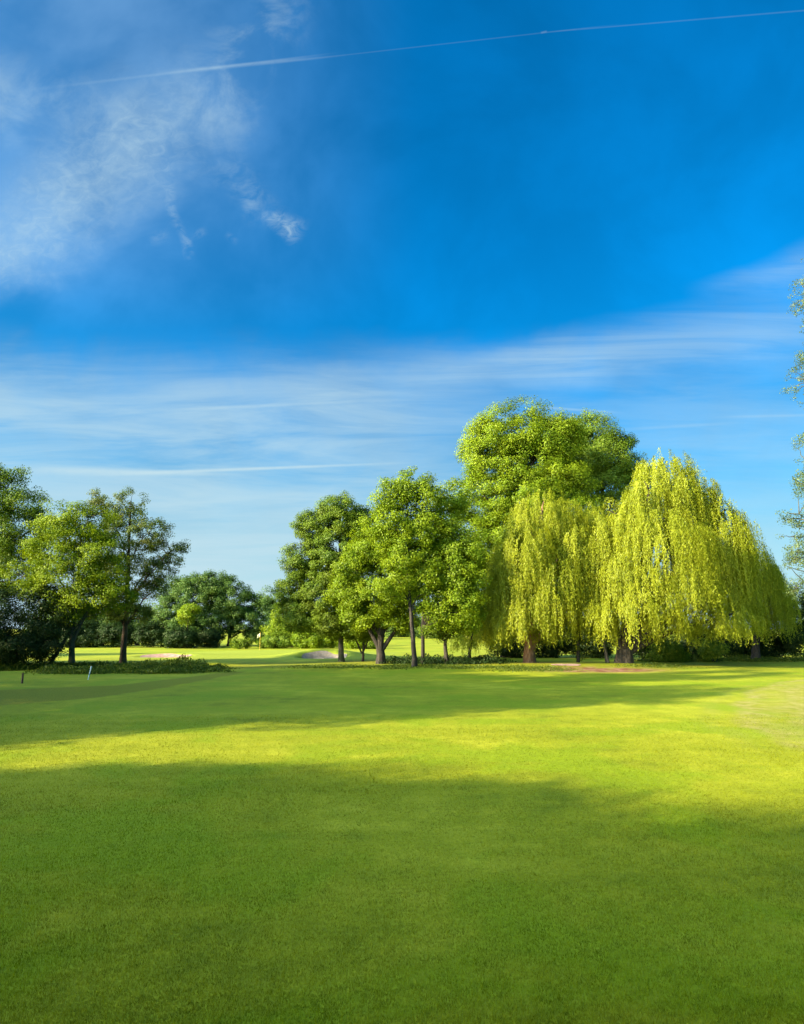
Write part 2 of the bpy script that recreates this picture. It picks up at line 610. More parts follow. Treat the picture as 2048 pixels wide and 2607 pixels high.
def blade_material():
    m, t, out = new_mat('grass_blade')
    col, p = grass_color(t)
    tint = t.attr('tint')
    k = t.ramp(tint, 0.0, 1.0, 0.32, 1.18, False)
    col = t.mix(1.0, col, t.comb(k, k, k), 'MULTIPLY')
    col = t.mix(t.ramp(tint, 0.9, 1.0, 0.0, 0.45), col, (0.28, 0.28, 0.07))
    df = t.n.new('ShaderNodeBsdfDiffuse')
    tr = t.n.new('ShaderNodeBsdfTranslucent')
    t.l.new(col, df.inputs[0])
    t.l.new(col, tr.inputs[0])
    mx = t.n.new('ShaderNodeMixShader')
    mx.inputs[0].default_value = 0.4
    t.l.new(df.outputs[0], mx.inputs[1])
    t.l.new(tr.outputs[0], mx.inputs[2])
    t.l.new(mx.outputs[0], out.inputs[0])
    return m


def sand_material(name, a, b):
    m, t, out = new_mat(name)
    p = t.pos()
    col = t.mix(t.ramp(t.noise(p, 3.0, 5.0), 0.35, 0.65), a, b)
    bs = t.n.new('ShaderNodeBsdfPrincipled')
    t.l.new(col, bs.inputs['Base Color'])
    bs.inputs['Roughness'].default_value = 0.95
    bp = t.n.new('ShaderNodeBump')
    bp.inputs['Strength'].default_value = 0.4
    bp.inputs['Distance'].default_value = 0.05
    t.l.new(t.noise(p, 9.0, 5.0), bp.inputs['Height'])
    t.l.new(bp.outputs[0], bs.inputs['Normal'])
    t.l.new(bs.outputs[0], out.inputs[0])
    return m


M_GROUND = ground_material()
M_BLADE = blade_material()
M_BRIGHT = leaf_mat('bright_leaves', (0.085, 0.150, 0.005), (0.250, 0.310, 0.010), 0.34)
M_MID = leaf_mat('green_leaves', (0.060, 0.115, 0.008), (0.165, 0.220, 0.012), 0.32)
M_OLIVE = leaf_mat('olive_leaves', (0.055, 0.105, 0.007), (0.180, 0.240, 0.014), 0.32, 0.012, (0.17, 0.13, 0.03), 0.15)
M_ASH = leaf_mat('grey_green_leaves', (0.055, 0.095, 0.014), (0.160, 0.200, 0.035), 0.38, 0.012, (0.13, 0.09, 0.05), 0.35)
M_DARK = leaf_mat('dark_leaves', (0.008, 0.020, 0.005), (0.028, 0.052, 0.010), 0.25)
M_FAR = leaf_mat('far_leaves', (0.040, 0.092, 0.018), (0.120, 0.180, 0.028), 0.35)
M_WILLOW = leaf_mat('willow_leaves', (0.155, 0.188, 0.007), (0.375, 0.395, 0.022), 0.48)
M_BIRCH = leaf_mat('birch_leaves', (0.070, 0.120, 0.040), (0.18, 0.22, 0.07), 0.5, 0.012, (0.18, 0.14, 0.03), 0.15)
M_WEED = leaf_mat('weed_leaves', (0.040, 0.075, 0.008), (0.120, 0.150, 0.015), 0.4)
B_GREY = bark_mat('grey_bark', (0.050, 0.042, 0.028), (0.105, 0.090, 0.062), (0.045, 0.055, 0.018))
B_DARK = bark_mat('dark_bark', (0.022, 0.018, 0.012), (0.055, 0.045, 0.032))
B_RED = bark_mat('willow_bark', (0.16, 0.075, 0.035), (0.32, 0.19, 0.10))
B_BROWN = bark_mat('brown_bark', (0.05, 0.030, 0.016), (0.12, 0.075, 0.042))
B_PALE = bark_mat('pale_bark', (0.20, 0.18, 0.15), (0.42, 0.39, 0.34))


# ------------------------------------------------------------------ ground mesh
def make_ground():
    ys = np.concatenate([-np.geomspace(400, 14, 24), np.arange(-12, 3, 0.6), np.arange(3, 34, 0.25), np.arange(34, 72, 0.16),
                         np.arange(72, 130, 0.8), np.geomspace(130, 3000, 40)])
    xh = np.concatenate([np.arange(0, 28, 0.22), np.arange(28, 60, 0.9), np.geomspace(60, 2500, 30)])
    xs = np.concatenate([-xh[:0:-1], xh])
    X, Y = np.meshgrid(xs, ys)
    Z = gz(X, Y)
    nx, ny = len(xs), len(ys)
    v = np.stack([X, Y, Z], -1).reshape(-1, 3)
    i = np.arange(ny - 1)[:, None] * nx
    j = np.arange(nx - 1)[None]
    f = np.stack([i + j, i + j + 1, i + nx + j + 1, i + nx + j], -1).reshape(-1, 4)
    o = mesh_obj('ground', v, f, 4, M_GROUND, smooth=True)
    o['kind'] = 'structure'
    x, y = v[:, 0].astype(float), v[:, 1].astype(float)

    def line(pts):
        w = np.array([on_ground(*p) for p in pts])
        k = np.argsort(w[:, 0])
        return np.interp(x, w[k, 0], w[k, 1])

    wob = 0.25 * np.sin(x * 1.3) + 0.2 * np.sin(x * 0.57 + 1)
    lo = line([(-260, 1815), (0, 1797), (240, 1778), (400, 1755), (540, 1729), (620, 1713)]) + wob * 0.3
    hi = line([(-260, 1775), (0, 1757), (300, 1745), (480, 1724), (560, 1714), (620, 1710)]) + wob * 0.3
    rough = sstep(-0.2, 0.25, y - lo) * sstep(0.4, -0.4, y - hi)
    rough = np.where(x > on_ground(625, 1711)[0], 0, rough) * 0.8
    # longer rough around the tree line
    edge = line([(600, 1704), (780, 1700), (1050, 1703), (1250, 1708), (1700, 1708), (2048, 1686)])
    r2 = sstep(-0.3, 0.8, y - edge) * sstep(46, 43, y) * np.where(x > -11, 1, 0) * 0.55
    rough = np.maximum(rough, r2)
    xb = np.interp(y, (6, 9, 11.5, 12.6, 15, 17.6, 20, 22.7, 26, 29.3, 34), (11.5, 8.6, 7.5, 7.2, 7.7, 8.75, 10.2, 11.9, 14.7, 18.8, 26))
    e = x - xb + 0.15 * np.sin(y * 1.7)
    dry = sstep(-0.15, 0.3, e) * (0.74 + 0.22 * np.sin(e * 4.2 + 0.5 * np.sin(y * 0.6))) * sstep(7, 11, y) * sstep(36, 31, y)
    dry = np.maximum(dry, 0.5 * sstep(0.5, 0.0, np.abs(e + 0.55)) * sstep(11, 14, y) * sstep(30, 24, y) * 0.5)
    far = sstep(46, 50, y) * sstep(78, 72, y) * sstep(-24, -20, x) * sstep(1, -2, x)
    soil = np.exp(-(((x - 10.6) / 2.7) ** 2 + ((y - 34.0) / 1.1) ** 2)) * 1.8
    soil = np.clip(np.maximum(soil, 1.1 * np.exp(-(((x - 8.0) / 1.5) ** 2 + ((y - 37.8) / 0.6) ** 2))), 0, 1)
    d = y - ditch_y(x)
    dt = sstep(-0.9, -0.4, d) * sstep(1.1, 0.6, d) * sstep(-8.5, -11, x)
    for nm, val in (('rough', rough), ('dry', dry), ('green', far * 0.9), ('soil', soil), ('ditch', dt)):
        a = o.data.attributes.new(nm, 'FLOAT', 'POINT')
        a.data.foreach_set('value', np.ascontiguousarray(val, dtype=np.float32))


make_ground()


def sand_patch(name, outline_px, mat, lift=0.02, kind='structure', label=None):
    """sheet of sand following the ground inside a hand-set outline"""
    w = np.array([on_ground(*p)[:2] for p in outline_px])
    c = w.mean(0)
    th = np.linspace(0, 2 * np.pi, 64, endpoint=False)
    ang = np.arctan2(w[:, 1] - c[1], w[:, 0] - c[0])
    rad = np.hypot(w[:, 0] - c[0], w[:, 1] - c[1])
    k = np.argsort(ang)
    a3 = np.concatenate([ang[k] - 2 * np.pi, ang[k], ang[k] + 2 * np.pi])
    r = np.interp(th, a3, np.tile(rad[k], 3))
    r = np.interp(np.mod(th + np.pi, 2 * np.pi) - np.pi, a3, np.tile(rad[k], 3))
    r = (r + np.roll(r, 1) + np.roll(r, -1)) / 3 * (1 + 0.03 * np.sin(th * 7 + 1))
    V, Fq = [], []
    rings = np.linspace(0.02, 1, 16)
    for s in rings:
        X = c[0] + np.cos(th) * r * s
        Y = c[1] + np.sin(th) * r * s
        V.append(np.stack([X, Y, gz(X, Y) + lift], -1))
    n = 64
    for q in range(len(rings) - 1):
        for j in range(n):
            Fq.append((q * n + j, q * n + (j + 1) % n, (q + 1) * n + (j + 1) % n, (q + 1) * n + j))
    o = mesh_obj(name, np.vstack(V), np.array(Fq), 4, mat, smooth=True)
    o['kind'] = kind
    return o


def sand_ellipse(name, bx, by, rx, ry, mat, lift):
    th = np.linspace(0, 2 * np.pi, 72, endpoint=False)
    wob = 1 + 0.07 * np.sin(3 * th + 1) + 0.05 * np.sin(5 * th)
    V, Fq = [], []
    rings = np.linspace(0.02, 1, 18)
    n = 72
    for s in rings:
        X = bx + np.cos(th) * rx * s * wob
        Y = by + np.sin(th) * ry * s * wob
        V.append(np.stack([X, Y, gz(X, Y) + lift], -1))
    for q in range(len(rings) - 1):
        for j in range(n):
            Fq.append((q * n + j, q * n + (j + 1) % n, (q + 1) * n + (j + 1) % n, (q + 1) * n + j))
    o = mesh_obj(name, np.vstack(V), np.array(Fq), 4, mat, smooth=True)
    o['kind'] = 'structure'


M_SAND_PINK = sand_material('pink_sand', (0.27, 0.15, 0.10), (0.38, 0.23, 0.16))
M_SAND_PALE = sand_material('pale_sand', (0.20, 0.155, 0.10), (0.29, 0.23, 0.155))
b0, b1 = BUNKERS
sand_ellipse('sand_bunker', b0[0], b0[1] + 0.1, b0[2] * 1.02, b0[3] * 1.05, M_SAND_PINK, 0.03)
sand_ellipse('sand_bunker', b1[0], b1[1] + 0.1, b1[2] * 1.02, b1[3] * 1.05, M_SAND_PALE, 0.03)
sand_patch('path', [(1400, 1693.5), (1440, 1691.5), (1475, 1692), (1480, 1694), (1440, 1695)], M_SAND_PINK, 0.02)


# ------------------------------------------------------------------ trees
def lobes_world(lobes, Y, dep=0.9):
    out = []
    for l in lobes:
        cx, cy, rx, ry = l[:4]
        yy = Y + (l[4] if len(l) > 4 else 0.0)
        c = at(cx, cy, yy)
        k = yy / F
        out.append((c, np.array((rx * k, rx * k * dep, ry * k))))
    return out


def crown_points(lw, puff_r, dens, inner=0.28, gap=0.0, seed=0):
    """puff centres spread over the skin of a set of ellipsoids, with ragged edges"""
    P, N = [], []
    for c, r in lw:
        area = 4 * np.pi * ((r[0] * r[1]) ** 1.6 / 3 + (r[0] * r[2]) ** 1.6 / 3 + (r[1] * r[2]) ** 1.6 / 3) ** (1 / 1.6)
        n = max(4, int(dens * area / (puff_r ** 2)))
        d = rand_dirs(n)
        rad = np.where(rng.random(n) < inner, rng.uniform(0.25, 0.75, n), rng.uniform(0.78, 1.02, n))
        p = c + d * r * rad[:, None]
        p += rng.normal(size=(n, 3)) * puff_r * 0.25
        P.append(p)
        N.append(unit(d / r))
    P, N = np.vstack(P), np.vstack(N)
    # drop puffs deep inside another lobe (unseen)
    keep = np.ones(len(P), bool)
    for c, r in lw:
        q = np.linalg.norm((P - c) / r, axis=1)
        keep &= ~((q < 0.55) & (rng.random(len(P)) < 0.6))
    if gap:
        keep &= snoise(P, 1.5 / max(puff_r, 0.3), seed) > -1.0 + gap
    return P[keep], N[keep]


LEAF_N, LEAF_S = 2.5, 0.62


def foliage(P, N, puff_r, leaves, size, aspect=0.62, flat=0.75, droop=0.0, spread=1.0):
    leaves, size = leaves * LEAF_N, size * LEAF_S
    n = len(P)
    pr = puff_r * rng.uniform(0.65, 1.3, n)
    cnt = np.maximum(3, (leaves * (pr / puff_r) ** 2 * rng.uniform(0.7, 1.3, n)).astype(int))
    idx = np.repeat(np.arange(n), cnt)
    m = len(idx)
    d = rand_dirs(m)
    rad = rng.random(m) ** 0.42
    off = d * (rad * pr[idx])[:, None] * np.array((1, 1, flat)) * spread
    c = P[idx] + off
    if droop:
        c[:, 2] -= droop * rng.random(m) ** 2
    nr = unit(0.45 * d + 0.7 * N[idx] + 0.65 * rand_dirs(m) + np.array((0, 0, 0.25)))
    sz = size * rng.uniform(0.6, 1.35, m)
    v = leaf_quads(c, nr, sz, aspect)
    ptint = rng.normal(0.42, 0.13, n) + 0.10 * snoise(P, 1.3, 5)
    tint = np.clip(ptint[idx] + rng.normal(0, 0.15, m), 0, 1)
    return v, tint


def build_crown(name, parts, mat, parent, loc, kind=None):
    v = np.vstack([p[0] for p in parts])
    tint = np.concatenate([p[1] for p in parts])
    f = np.arange(len(v))
    o = mesh_obj(name, v, f, 4, mat, parent, tint, loc=loc)
    return o


def trunk_mesh(base, path_px, Y, r0, lw, P, bark, parent, twigs=60, top_r=0.25, extra=None, limb_r=0.45, lump=0.12, sink=0.15):
    """tapered trunk along photograph points, a limb to every lobe and thin branches to the puffs"""
    T = Tubes()
    pts = [base - np.array((0, 0, sink))]
    for q in path_px:
        yy = Y + (q[2] if len(q) > 2 else 0.0)
        pts.append(at(q[0], q[1], yy))
    pts = np.array(pts)
    t0 = np.linspace(0, 1, len(pts))
    L = np.concatenate([[0], np.cumsum(np.linalg.norm(np.diff(pts, axis=0), axis=1))])
    n = 18
    s = np.linspace(0, L[-1], n)
    sp = np.stack([np.interp(s, L, pts[:, k]) for k in range(3)], -1)
    for _ in range(2):
        sp[1:-1] = 0.25 * sp[:-2] + 0.5 * sp[1:-1] + 0.25 * sp[2:]
    sp[1:-1, :2] += rng.normal(size=(n - 2, 2)) * r0 * 0.12
    h = s / L[-1]
    rad = r0 * ((1 - h) * (1 - top_r) + top_r) * (1 + 0.35 * np.exp(-s / (r0 * 1.6)))
    T.add(sp, rad, 8 if r0 < 0.12 else 12, lump)
    if extra:
        for path, r in extra:
            pp = np.array([at(q[0], q[1], Y + (q[2] if len(q) > 2 else 0.0)) for q in path])
            Ls = np.concatenate([[0], np.cumsum(np.linalg.norm(np.diff(pp, axis=0), axis=1))])
            ss = np.linspace(0, Ls[-1], 10)
            sq = np.stack([np.interp(ss, Ls, pp[:, k]) for k in range(3)], -1)
            T.add(sq, np.linspace(r, r * 0.4, 10), 8, lump)
    mids = []
    for c, r in lw:
        # leave the trunk below the lobe, rising to its middle
        zt = max(pts[1][2] if len(pts) > 2 else base[2] + 0.4 * (c[2] - base[2]), c[2] - 1.1 * np.linalg.norm(c[:2] - base[:2]) - r[2] * 0.4)
        k = int(np.argmin(np.abs(sp[:, 2] - min(zt, sp[-3, 2]))))
        st = sp[k]
        cv = curve(st, c + r * np.array((0, 0, 0.25)), 8, 0.25, 0.05)
        T.add(cv, np.linspace(rad[k] * limb_r, rad[k] * 0.10 + 0.012, 8), 8, 0.05)
        mids.append(cv)
    if len(P):
        allm = np.vstack(mids)
        ch = rng.choice(len(P), min(twigs, len(P)), replace=False)
        for i in ch:
            q = P[i]
            dd = np.linalg.norm(allm - q, axis=1) + np.where(allm[:, 2] > q[2], 0.6, 0)
            a = allm[np.argmin(dd)]
            ln = np.linalg.norm(q - a)
            T.add(curve(a, q, 5, 0.05 * ln, 0.03 * ln), np.linspace(0.012 + 0.016 * ln, 0.008, 5), 4)
    T.build('trunk', bark, parent, base)


def tree(name, label, base_px, lobes, Y=None, mat=M_MID, bark=B_GREY, r0=0.2, path=(), puff=0.55, dens=0.55, leaves=70,
         size=0.16, gap=0.0, group=None, cat='tree', twigs=60, extra=None, inner=0.28, aspect=0.62, flat=0.75, dep=0.9,
         base=None, limb_r=0.45, top_r=0.25):
    if base is None:
        base = on_ground(*base_px)
        if Y is not None:
            p = at(base_px[0], base_px[1], Y)
            base = np.array((p[0], Y, float(gz(p[0], Y))))
    Y = base[1]
    lw = lobes_world(lobes, Y, dep)
    root = thing(name, label, cat, base, group)
    P, N = crown_points(lw, puff, dens, inner, gap, seed=len(bpy.data.objects))
    build_crown('crown', [foliage(P, N, puff, leaves, size, aspect, flat)], mat, root, base)
    if r0 > 0:
        trunk_mesh(base, path if path else [(lobes[0][0], lobes[0][1])], Y, r0, lw, P, bark, root, twigs, top_r, extra, limb_r)
    return root


GA = 'trees on the far side of the fairway'

# left group
tree('ash_tree', 'slender grey-green tree with an open, see-through right side, right of the left group', (313, 1688),
     [(255, 1285, 42, 48), (330, 1300, 58, 55), (385, 1360, 55, 52), (300, 1385, 80, 70), (425, 1420, 46, 40), (395, 1460, 45, 40),
      (320, 1470, 75, 65), (455, 1395, 22, 18), (250, 1390, 55, 80), (335, 1545, 60, 40), (270, 1540, 60, 45), (400, 1500, 30, 26)],
     mat=M_ASH, bark=B_BROWN, r0=0.19, path=[(318, 1600), (326, 1500), (332, 1300)], puff=0.36, dens=0.42, leaves=42, size=0.15,
     gap=0.35, group=GA, twigs=170, inner=0.4)
tree('maple_tree', 'bright green forked tree leaning over the dark bushes, in the left group', (182, 1690),
     [(150, 1345, 65, 60), (225, 1330, 65, 55), (105, 1420, 60, 65), (245, 1425, 80, 80), (175, 1455, 90, 70), (130, 1520, 55, 50),
      (265, 1515, 75, 50), (205, 1530, 60, 50), (60, 1480, 50, 50)],
     mat=M_BRIGHT, bark=B_GREY, r0=0.17, path=[(184, 1620), (190, 1560), (200, 1480), (205, 1360)], puff=0.5, dens=0.5, leaves=70,
     size=0.16, group=GA, twigs=110, gap=0.15, extra=[([(183, 1640), (205, 1590), (232, 1545)], 0.11), ([(126, 1692), (150, 1655), (176, 1610), (196, 1560)], 0.12)])
tree('oak_tree', 'tall dark green tree cut off by the left edge, tallest of the left group', (-40, 1690),
     [(0, 1245, 55, 62), (60, 1295, 60, 60), (-70, 1290, 110, 120), (30, 1370, 85, 75), (105, 1335, 42, 42), (15, 1450, 90, 70),
      (-60, 1450, 100, 100), (40, 1210, 24, 20)],
     mat=M_MID, bark=B_DARK, r0=0.3, path=[(-38, 1550), (-30, 1300)], puff=0.55, dens=0.5, leaves=70, size=0.17, group=GA)
tree('holly_bush', 'dark evergreen bush filling the lower left corner under the trees', (60, 1692),
     [(25, 1590, 100, 95), (110, 1575, 60, 85), (-70, 1580, 100, 110), (135, 1640, 38, 50), (60, 1650, 80, 45), (-20, 1660, 60, 35)],
     mat=M_DARK, bark=B_DARK, r0=0.1, path=[(60, 1600)], puff=0.5, dens=0.6, leaves=70, size=0.16, cat='bush', twigs=20)

# middle group
tree('hornbeam_tree', 'olive green tree with layered leaves, left edge of the middle group', (870, 1685),
     [(865, 1315, 60, 55), (795, 1345, 45, 45), (770, 1430, 52, 50), (755, 1505, 48, 45), (855, 1420, 85, 80), (850, 1530, 100, 70),
      (925, 1350, 45, 65), (775, 1565, 60, 42), (870, 1585, 80, 40), (735, 1545, 25, 20)],
     mat=M_OLIVE, bark=B_GREY, r0=0.2, path=[(868, 1600), (866, 1500), (868, 1310)], puff=0.45, dens=0.85, leaves=80, size=0.18,
     aspect=0.5, flat=0.7, group=GA)
tree('sycamore_tree', 'broad yellow-green tree on a thick dark forked trunk in the middle group', (971, 1690),
     [(960, 1395, 75, 55), (900, 1450, 52, 45), (1010, 1440, 65, 55), (890, 1515, 55, 45), (960, 1520, 85, 58), (1040, 1515, 55, 50),
      (930, 1570, 55, 30), (1010, 1580, 50, 28)],
     mat=M_BRIGHT, bark=B_DARK, r0=0.27, path=[(970, 1640), (972, 1600), (968, 1450)], puff=0.52, dens=0.75, leaves=75, size=0.18, group=GA,
     extra=[([(968, 1655), (945, 1610), (920, 1560)], 0.17), ([(972, 1655), (1000, 1615), (1035, 1570)], 0.16), ([(970, 1640), (978, 1590), (985, 1530)], 0.15)])
tree('slender_tree', 'tall slim-trunked yellow-green tree rising behind the thick forked trunk', (1056, 1697),
     [(1040, 1235, 45, 45), (990, 1270, 36, 42), (1082, 1268, 42, 50), (1000, 1335, 72, 55), (1078, 1345, 55, 55), (1030, 1410, 65, 48), (1085, 1440, 45, 45), (1010, 1480, 50, 45), (1075, 1520, 26, 34)],
     mat=M_BRIGHT, bark=B_DARK, r0=0.14, path=[(1050, 1600), (1040, 1480), (1036, 1240)], puff=0.5, dens=0.75, leaves=72, size=0.17, group=GA)
tree('lime_tree', 'slim straight tree with bright drooping foliage left of the weeping willows', (1077, 1691),
     [(1145, 1275, 45, 55, -1.5), (1135, 1355, 60, 60, -2.5), (1175, 1420, 60, 65, -3), (1115, 1470, 50, 42, -3), (1180, 1495, 55, 55, -3.2), (1165, 1545, 55, 45, -3.2), (1110, 1420, 50, 50, -2), (1120, 1560, 40, 36, -2.5), (1180, 1575, 40, 36, -3)],
     mat=M_BRIGHT, bark=B_DARK, r0=0.12, path=[(1076, 1600), (1085, 1480), (1135, 1320)], puff=0.52, dens=0.7, leaves=72, size=0.18, group=GA)
tree('hawthorn_tree', 'small dark leaning tree in the shade left of the weeping willows', (1138, 1690),
     [(1110, 1600, 40, 30), (1165, 1590, 45, 34), (1200, 1560, 45, 45), (1140, 1560, 40, 35)],
     mat=M_MID, bark=B_DARK, r0=0.16, path=[(1134, 1640), (1140, 1570)], puff=0.4, dens=0.5, leaves=55, size=0.15, group=GA, gap=0.2)
tree('elder_tree', 'small multi-stemmed tree between the straight trunk and the thick forked trunk', (924, 1684),
     [(905, 1600, 38, 28), (945, 1600, 34, 30), (885, 1585, 32, 28), (925, 1580, 36, 30)],
     mat=M_MID, bark=B_DARK, r0=0.1, path=[(926, 1640), (928, 1590)], puff=0.38, dens=0.5, leaves=50, size=0.14, group=GA,
     extra=[([(922, 1665), (905, 1625), (893, 1600)], 0.07), ([(925, 1660), (940, 1625), (948, 1600)], 0.06)])
tree('chestnut_tree', 'tallest tree, big bright crown standing behind the weeping willows', (1290, 1684),
     [(1300, 1095, 105, 68), (1230, 1165, 62, 70), (1385, 1140, 70, 70), (1260, 1130, 60, 60), (1440, 1230, 70, 60), (1330, 1180, 90, 70), (1425, 1100, 58, 48), (1430, 1120, 50, 60), (1390, 1210, 80, 60),  (1235, 1280, 90, 70),
      (1330, 1270, 100, 80), (1430, 1300, 90, 60), (1200, 1390, 85, 75), (1290, 1390, 90, 80), (1180, 1480, 75, 60),
      (1250, 1510, 85, 80), (1215, 1585, 70, 45), (1320, 1520, 70, 80)],
     Y=52, mat=M_BRIGHT, bark=B_DARK, r0=0.45, path=[(1292, 1500), (1300, 1120)], puff=0.75, dens=0.8, leaves=95, size=0.22, group=GA, twigs=60, gap=0.22)
tree('poplar_tree', 'darker rounded tree crown between the tallest tree and the right willow', (1540, 1684),
     [(1500, 1105, 66, 55), (1555, 1165, 75, 65), (1620, 1205, 42, 36), (1470, 1195, 70, 60), (1560, 1250, 95, 60), (1560, 1350, 90, 70), (1450, 1120, 50, 55), (1520, 1160, 80, 70)],
     Y=58, mat=M_MID, bark=B_DARK, r0=0.42, path=[(1540, 1500), (1530, 1150)], puff=0.75, dens=0.8, gap=0.2, leaves=90, size=0.22, group=GA, twigs=40)

# background
GB = 'distant trees beyond the green'
tree('round_tree', 'distant dark round-crowned tree left of the flagstick', (470, 1646),
     [(500, 1520, 60, 55), (450, 1560, 55, 55), (480, 1600, 70, 35), (425, 1600, 40, 35), (540, 1490, 40, 30), (455, 1500, 40, 35)],
     Y=112, mat=M_FAR, bark=B_DARK, r0=0.4, path=[(472, 1560)], puff=1.0, dens=0.6, leaves=65, size=0.4, group=GB, twigs=10)
tree('round_tree', 'distant dark round-crowned tree just left of the flagstick, with the wider crown', (585, 1646),
     [(590, 1530, 58, 55), (560, 1500, 45, 38), (630, 1570, 45, 52), (555, 1585, 60, 45), (650, 1605, 25, 30)],
     Y=114, mat=M_FAR, bark=B_DARK, r0=0.4, path=[(585, 1560)], puff=1.0, dens=0.6, leaves=65, size=0.4, group=GB, twigs=10)
tree('pale_bush', 'pale yellow-green small tree in front of the distant round crowns', (478, 1646),
     [(480, 1560, 26, 18), (495, 1550, 16, 12), (470, 1575, 18, 16)],
     Y=104, mat=M_BRIGHT, bark=B_DARK, r0=0.2, path=[(478, 1580)], puff=0.8, dens=0.6, leaves=60, size=0.34, group=GB, twigs=5)
tree('far_tree', 'hazy small crown far off above the flagstick', (695, 1640),
     [(690, 1525, 34, 24), (720, 1530, 40, 30), (660, 1535, 16, 16), (690, 1570, 40, 40)],
     Y=170, mat=M_FAR, bark=B_DARK, r0=0.4, path=[(695, 1550)], puff=1.4, dens=0.6, leaves=55, size=0.55, group=GB, twigs=5)
tree('far_tree', 'bright green distant tree right of the flagstick', (745, 1646),
     [(735, 1570, 38, 42), (770, 1580, 45, 45), (705, 1600, 26, 26), (740, 1610, 45, 28)],
     Y=108, mat=M_BRIGHT, bark=B_DARK, r0=0.35, path=[(745, 1590)], puff=0.9, dens=0.6, leaves=60, size=0.36, group=GB, twigs=5)
for i, (cx, cy, rx, ry, Y, lab, mt) in enumerate((
        (1030, 1590, 60, 40, 230, 'far tree seen through the gap between the slim trunks', M_FAR),
        (900, 1585, 70, 45, 190, 'far tree behind the olive green tree', M_FAR),
        (1120, 1575, 70, 55, 200, 'far tree behind the leaning hawthorn', M_FAR),
        (260, 1570, 60, 60, 115, 'distant dark tree behind the slim grey-green tree', M_FAR),
        (350, 1575, 55, 55, 118, 'distant dark tree right of the slim grey-green trunk', M_FAR),
        (150, 1575, 70, 70, 112, 'distant dark tree behind the forked bright tree', M_FAR))):
    tree('far_tree', lab, (cx, 1640), [(cx, cy, rx * 0.8, ry * 0.8), (cx - rx * 0.45, cy + ry * 0.35, rx * 0.6, ry * 0.6), (cx + rx * 0.45, cy + ry * 0.3, rx * 0.6, ry * 0.6)],
         Y=Y, mat=mt, bark=B_DARK, r0=0.4, path=[(cx, cy)], puff=1.1 if Y < 150 else 1.8, dens=0.6, leaves=60, size=0.42 if Y < 150 else 0.7, group=GB, twigs=4)


def bush(label, cx, cy, rx, ry, Y, mat, size=0.3, puff=0.6, leaves=55, name='bush', group=None, dens=0.65):
    k = Y / F
    p = at(cx, cy, Y)
    base = np.array((p[0], Y, float(gz(p[0], Y))))
    lobes = [(cx, cy, rx * 0.75, ry * 0.85)]
    m = max(2, int(rx / max(ry, 1)) + 1)
    for i in range(m):
        u = (i + 0.5) / m * 2 - 1
        lobes.append((cx + u * rx * 0.75, cy + ry * rng.uniform(0.1, 0.4), rx * 0.5, ry * rng.uniform(0.55, 0.8)))
    lw = lobes_world(lobes, Y, 0.9)
    root = thing(name, label, 'bush', base, group)
    P, N = crown_points(lw, puff, dens, 0.3)
    P[:, 2] = np.maximum(P[:, 2], gz(P[:, 0], P[:, 1]) + 0.1)
    build_crown('foliage', [foliage(P, N, puff, leaves, size)], mat, root, base)
    T = Tubes()
    for i in range(4):
        q = P[rng.integers(len(P))]
        T.add(curve(base + np.array((rng.uniform(-.2, .2), rng.uniform(-.2, .2), -0.1)), q, 5, 0, 0.03), np.linspace(0.05, 0.012, 5), 4)
    T.build('stems', B_DARK, root, base)
    return root


GH = 'bushes of the far hedge'
for cx, cy, rx, ry, Y, mat, lab in (
        (300, 1612, 60, 34, 106, M_DARK, 'dark hedge bush beyond the lawn, right of the slim trunk'),
        (385, 1612, 50, 34, 105, M_DARK, 'dark hedge bush behind the pink bunker'),
        (460, 1622, 50, 28, 101, M_DARK, 'dark low hedge bush below the pale small tree'),
        (530, 1622, 40, 26, 106, M_DARK, 'dark hedge bush left of the paired far trunks'),
        (612, 1634, 24, 14, 100, M_OLIVE, 'small pale shrub left of the flagstick'),
        (705, 1630, 48, 20, 102, M_MID, 'low dark green hedge bush right of the flagstick'),
        (790, 1628, 45, 26, 100, M_BRIGHT, 'bright hedge bush left of the straight trunk'),
        (840, 1626, 30, 26, 100, M_BRIGHT, 'bright hedge bush touching the straight trunk'),
        (905, 1632, 36, 26, 98, M_BRIGHT, 'bright hedge bush behind the small multi-stemmed tree'),
        (950, 1636, 26, 24, 98, M_MID, 'green hedge bush just left of the thick forked trunk'),
        (210, 1612, 60, 36, 106, M_DARK, 'dark hedge bush seen beside the forked bright tree'),
        (120, 1615, 60, 36, 108, M_DARK, 'dark hedge bush behind the dark evergreen corner')):
    bush(lab, cx, cy, rx, ry, Y, mat, 0.34, 0.7, 50, 'hedge_bush', GH)

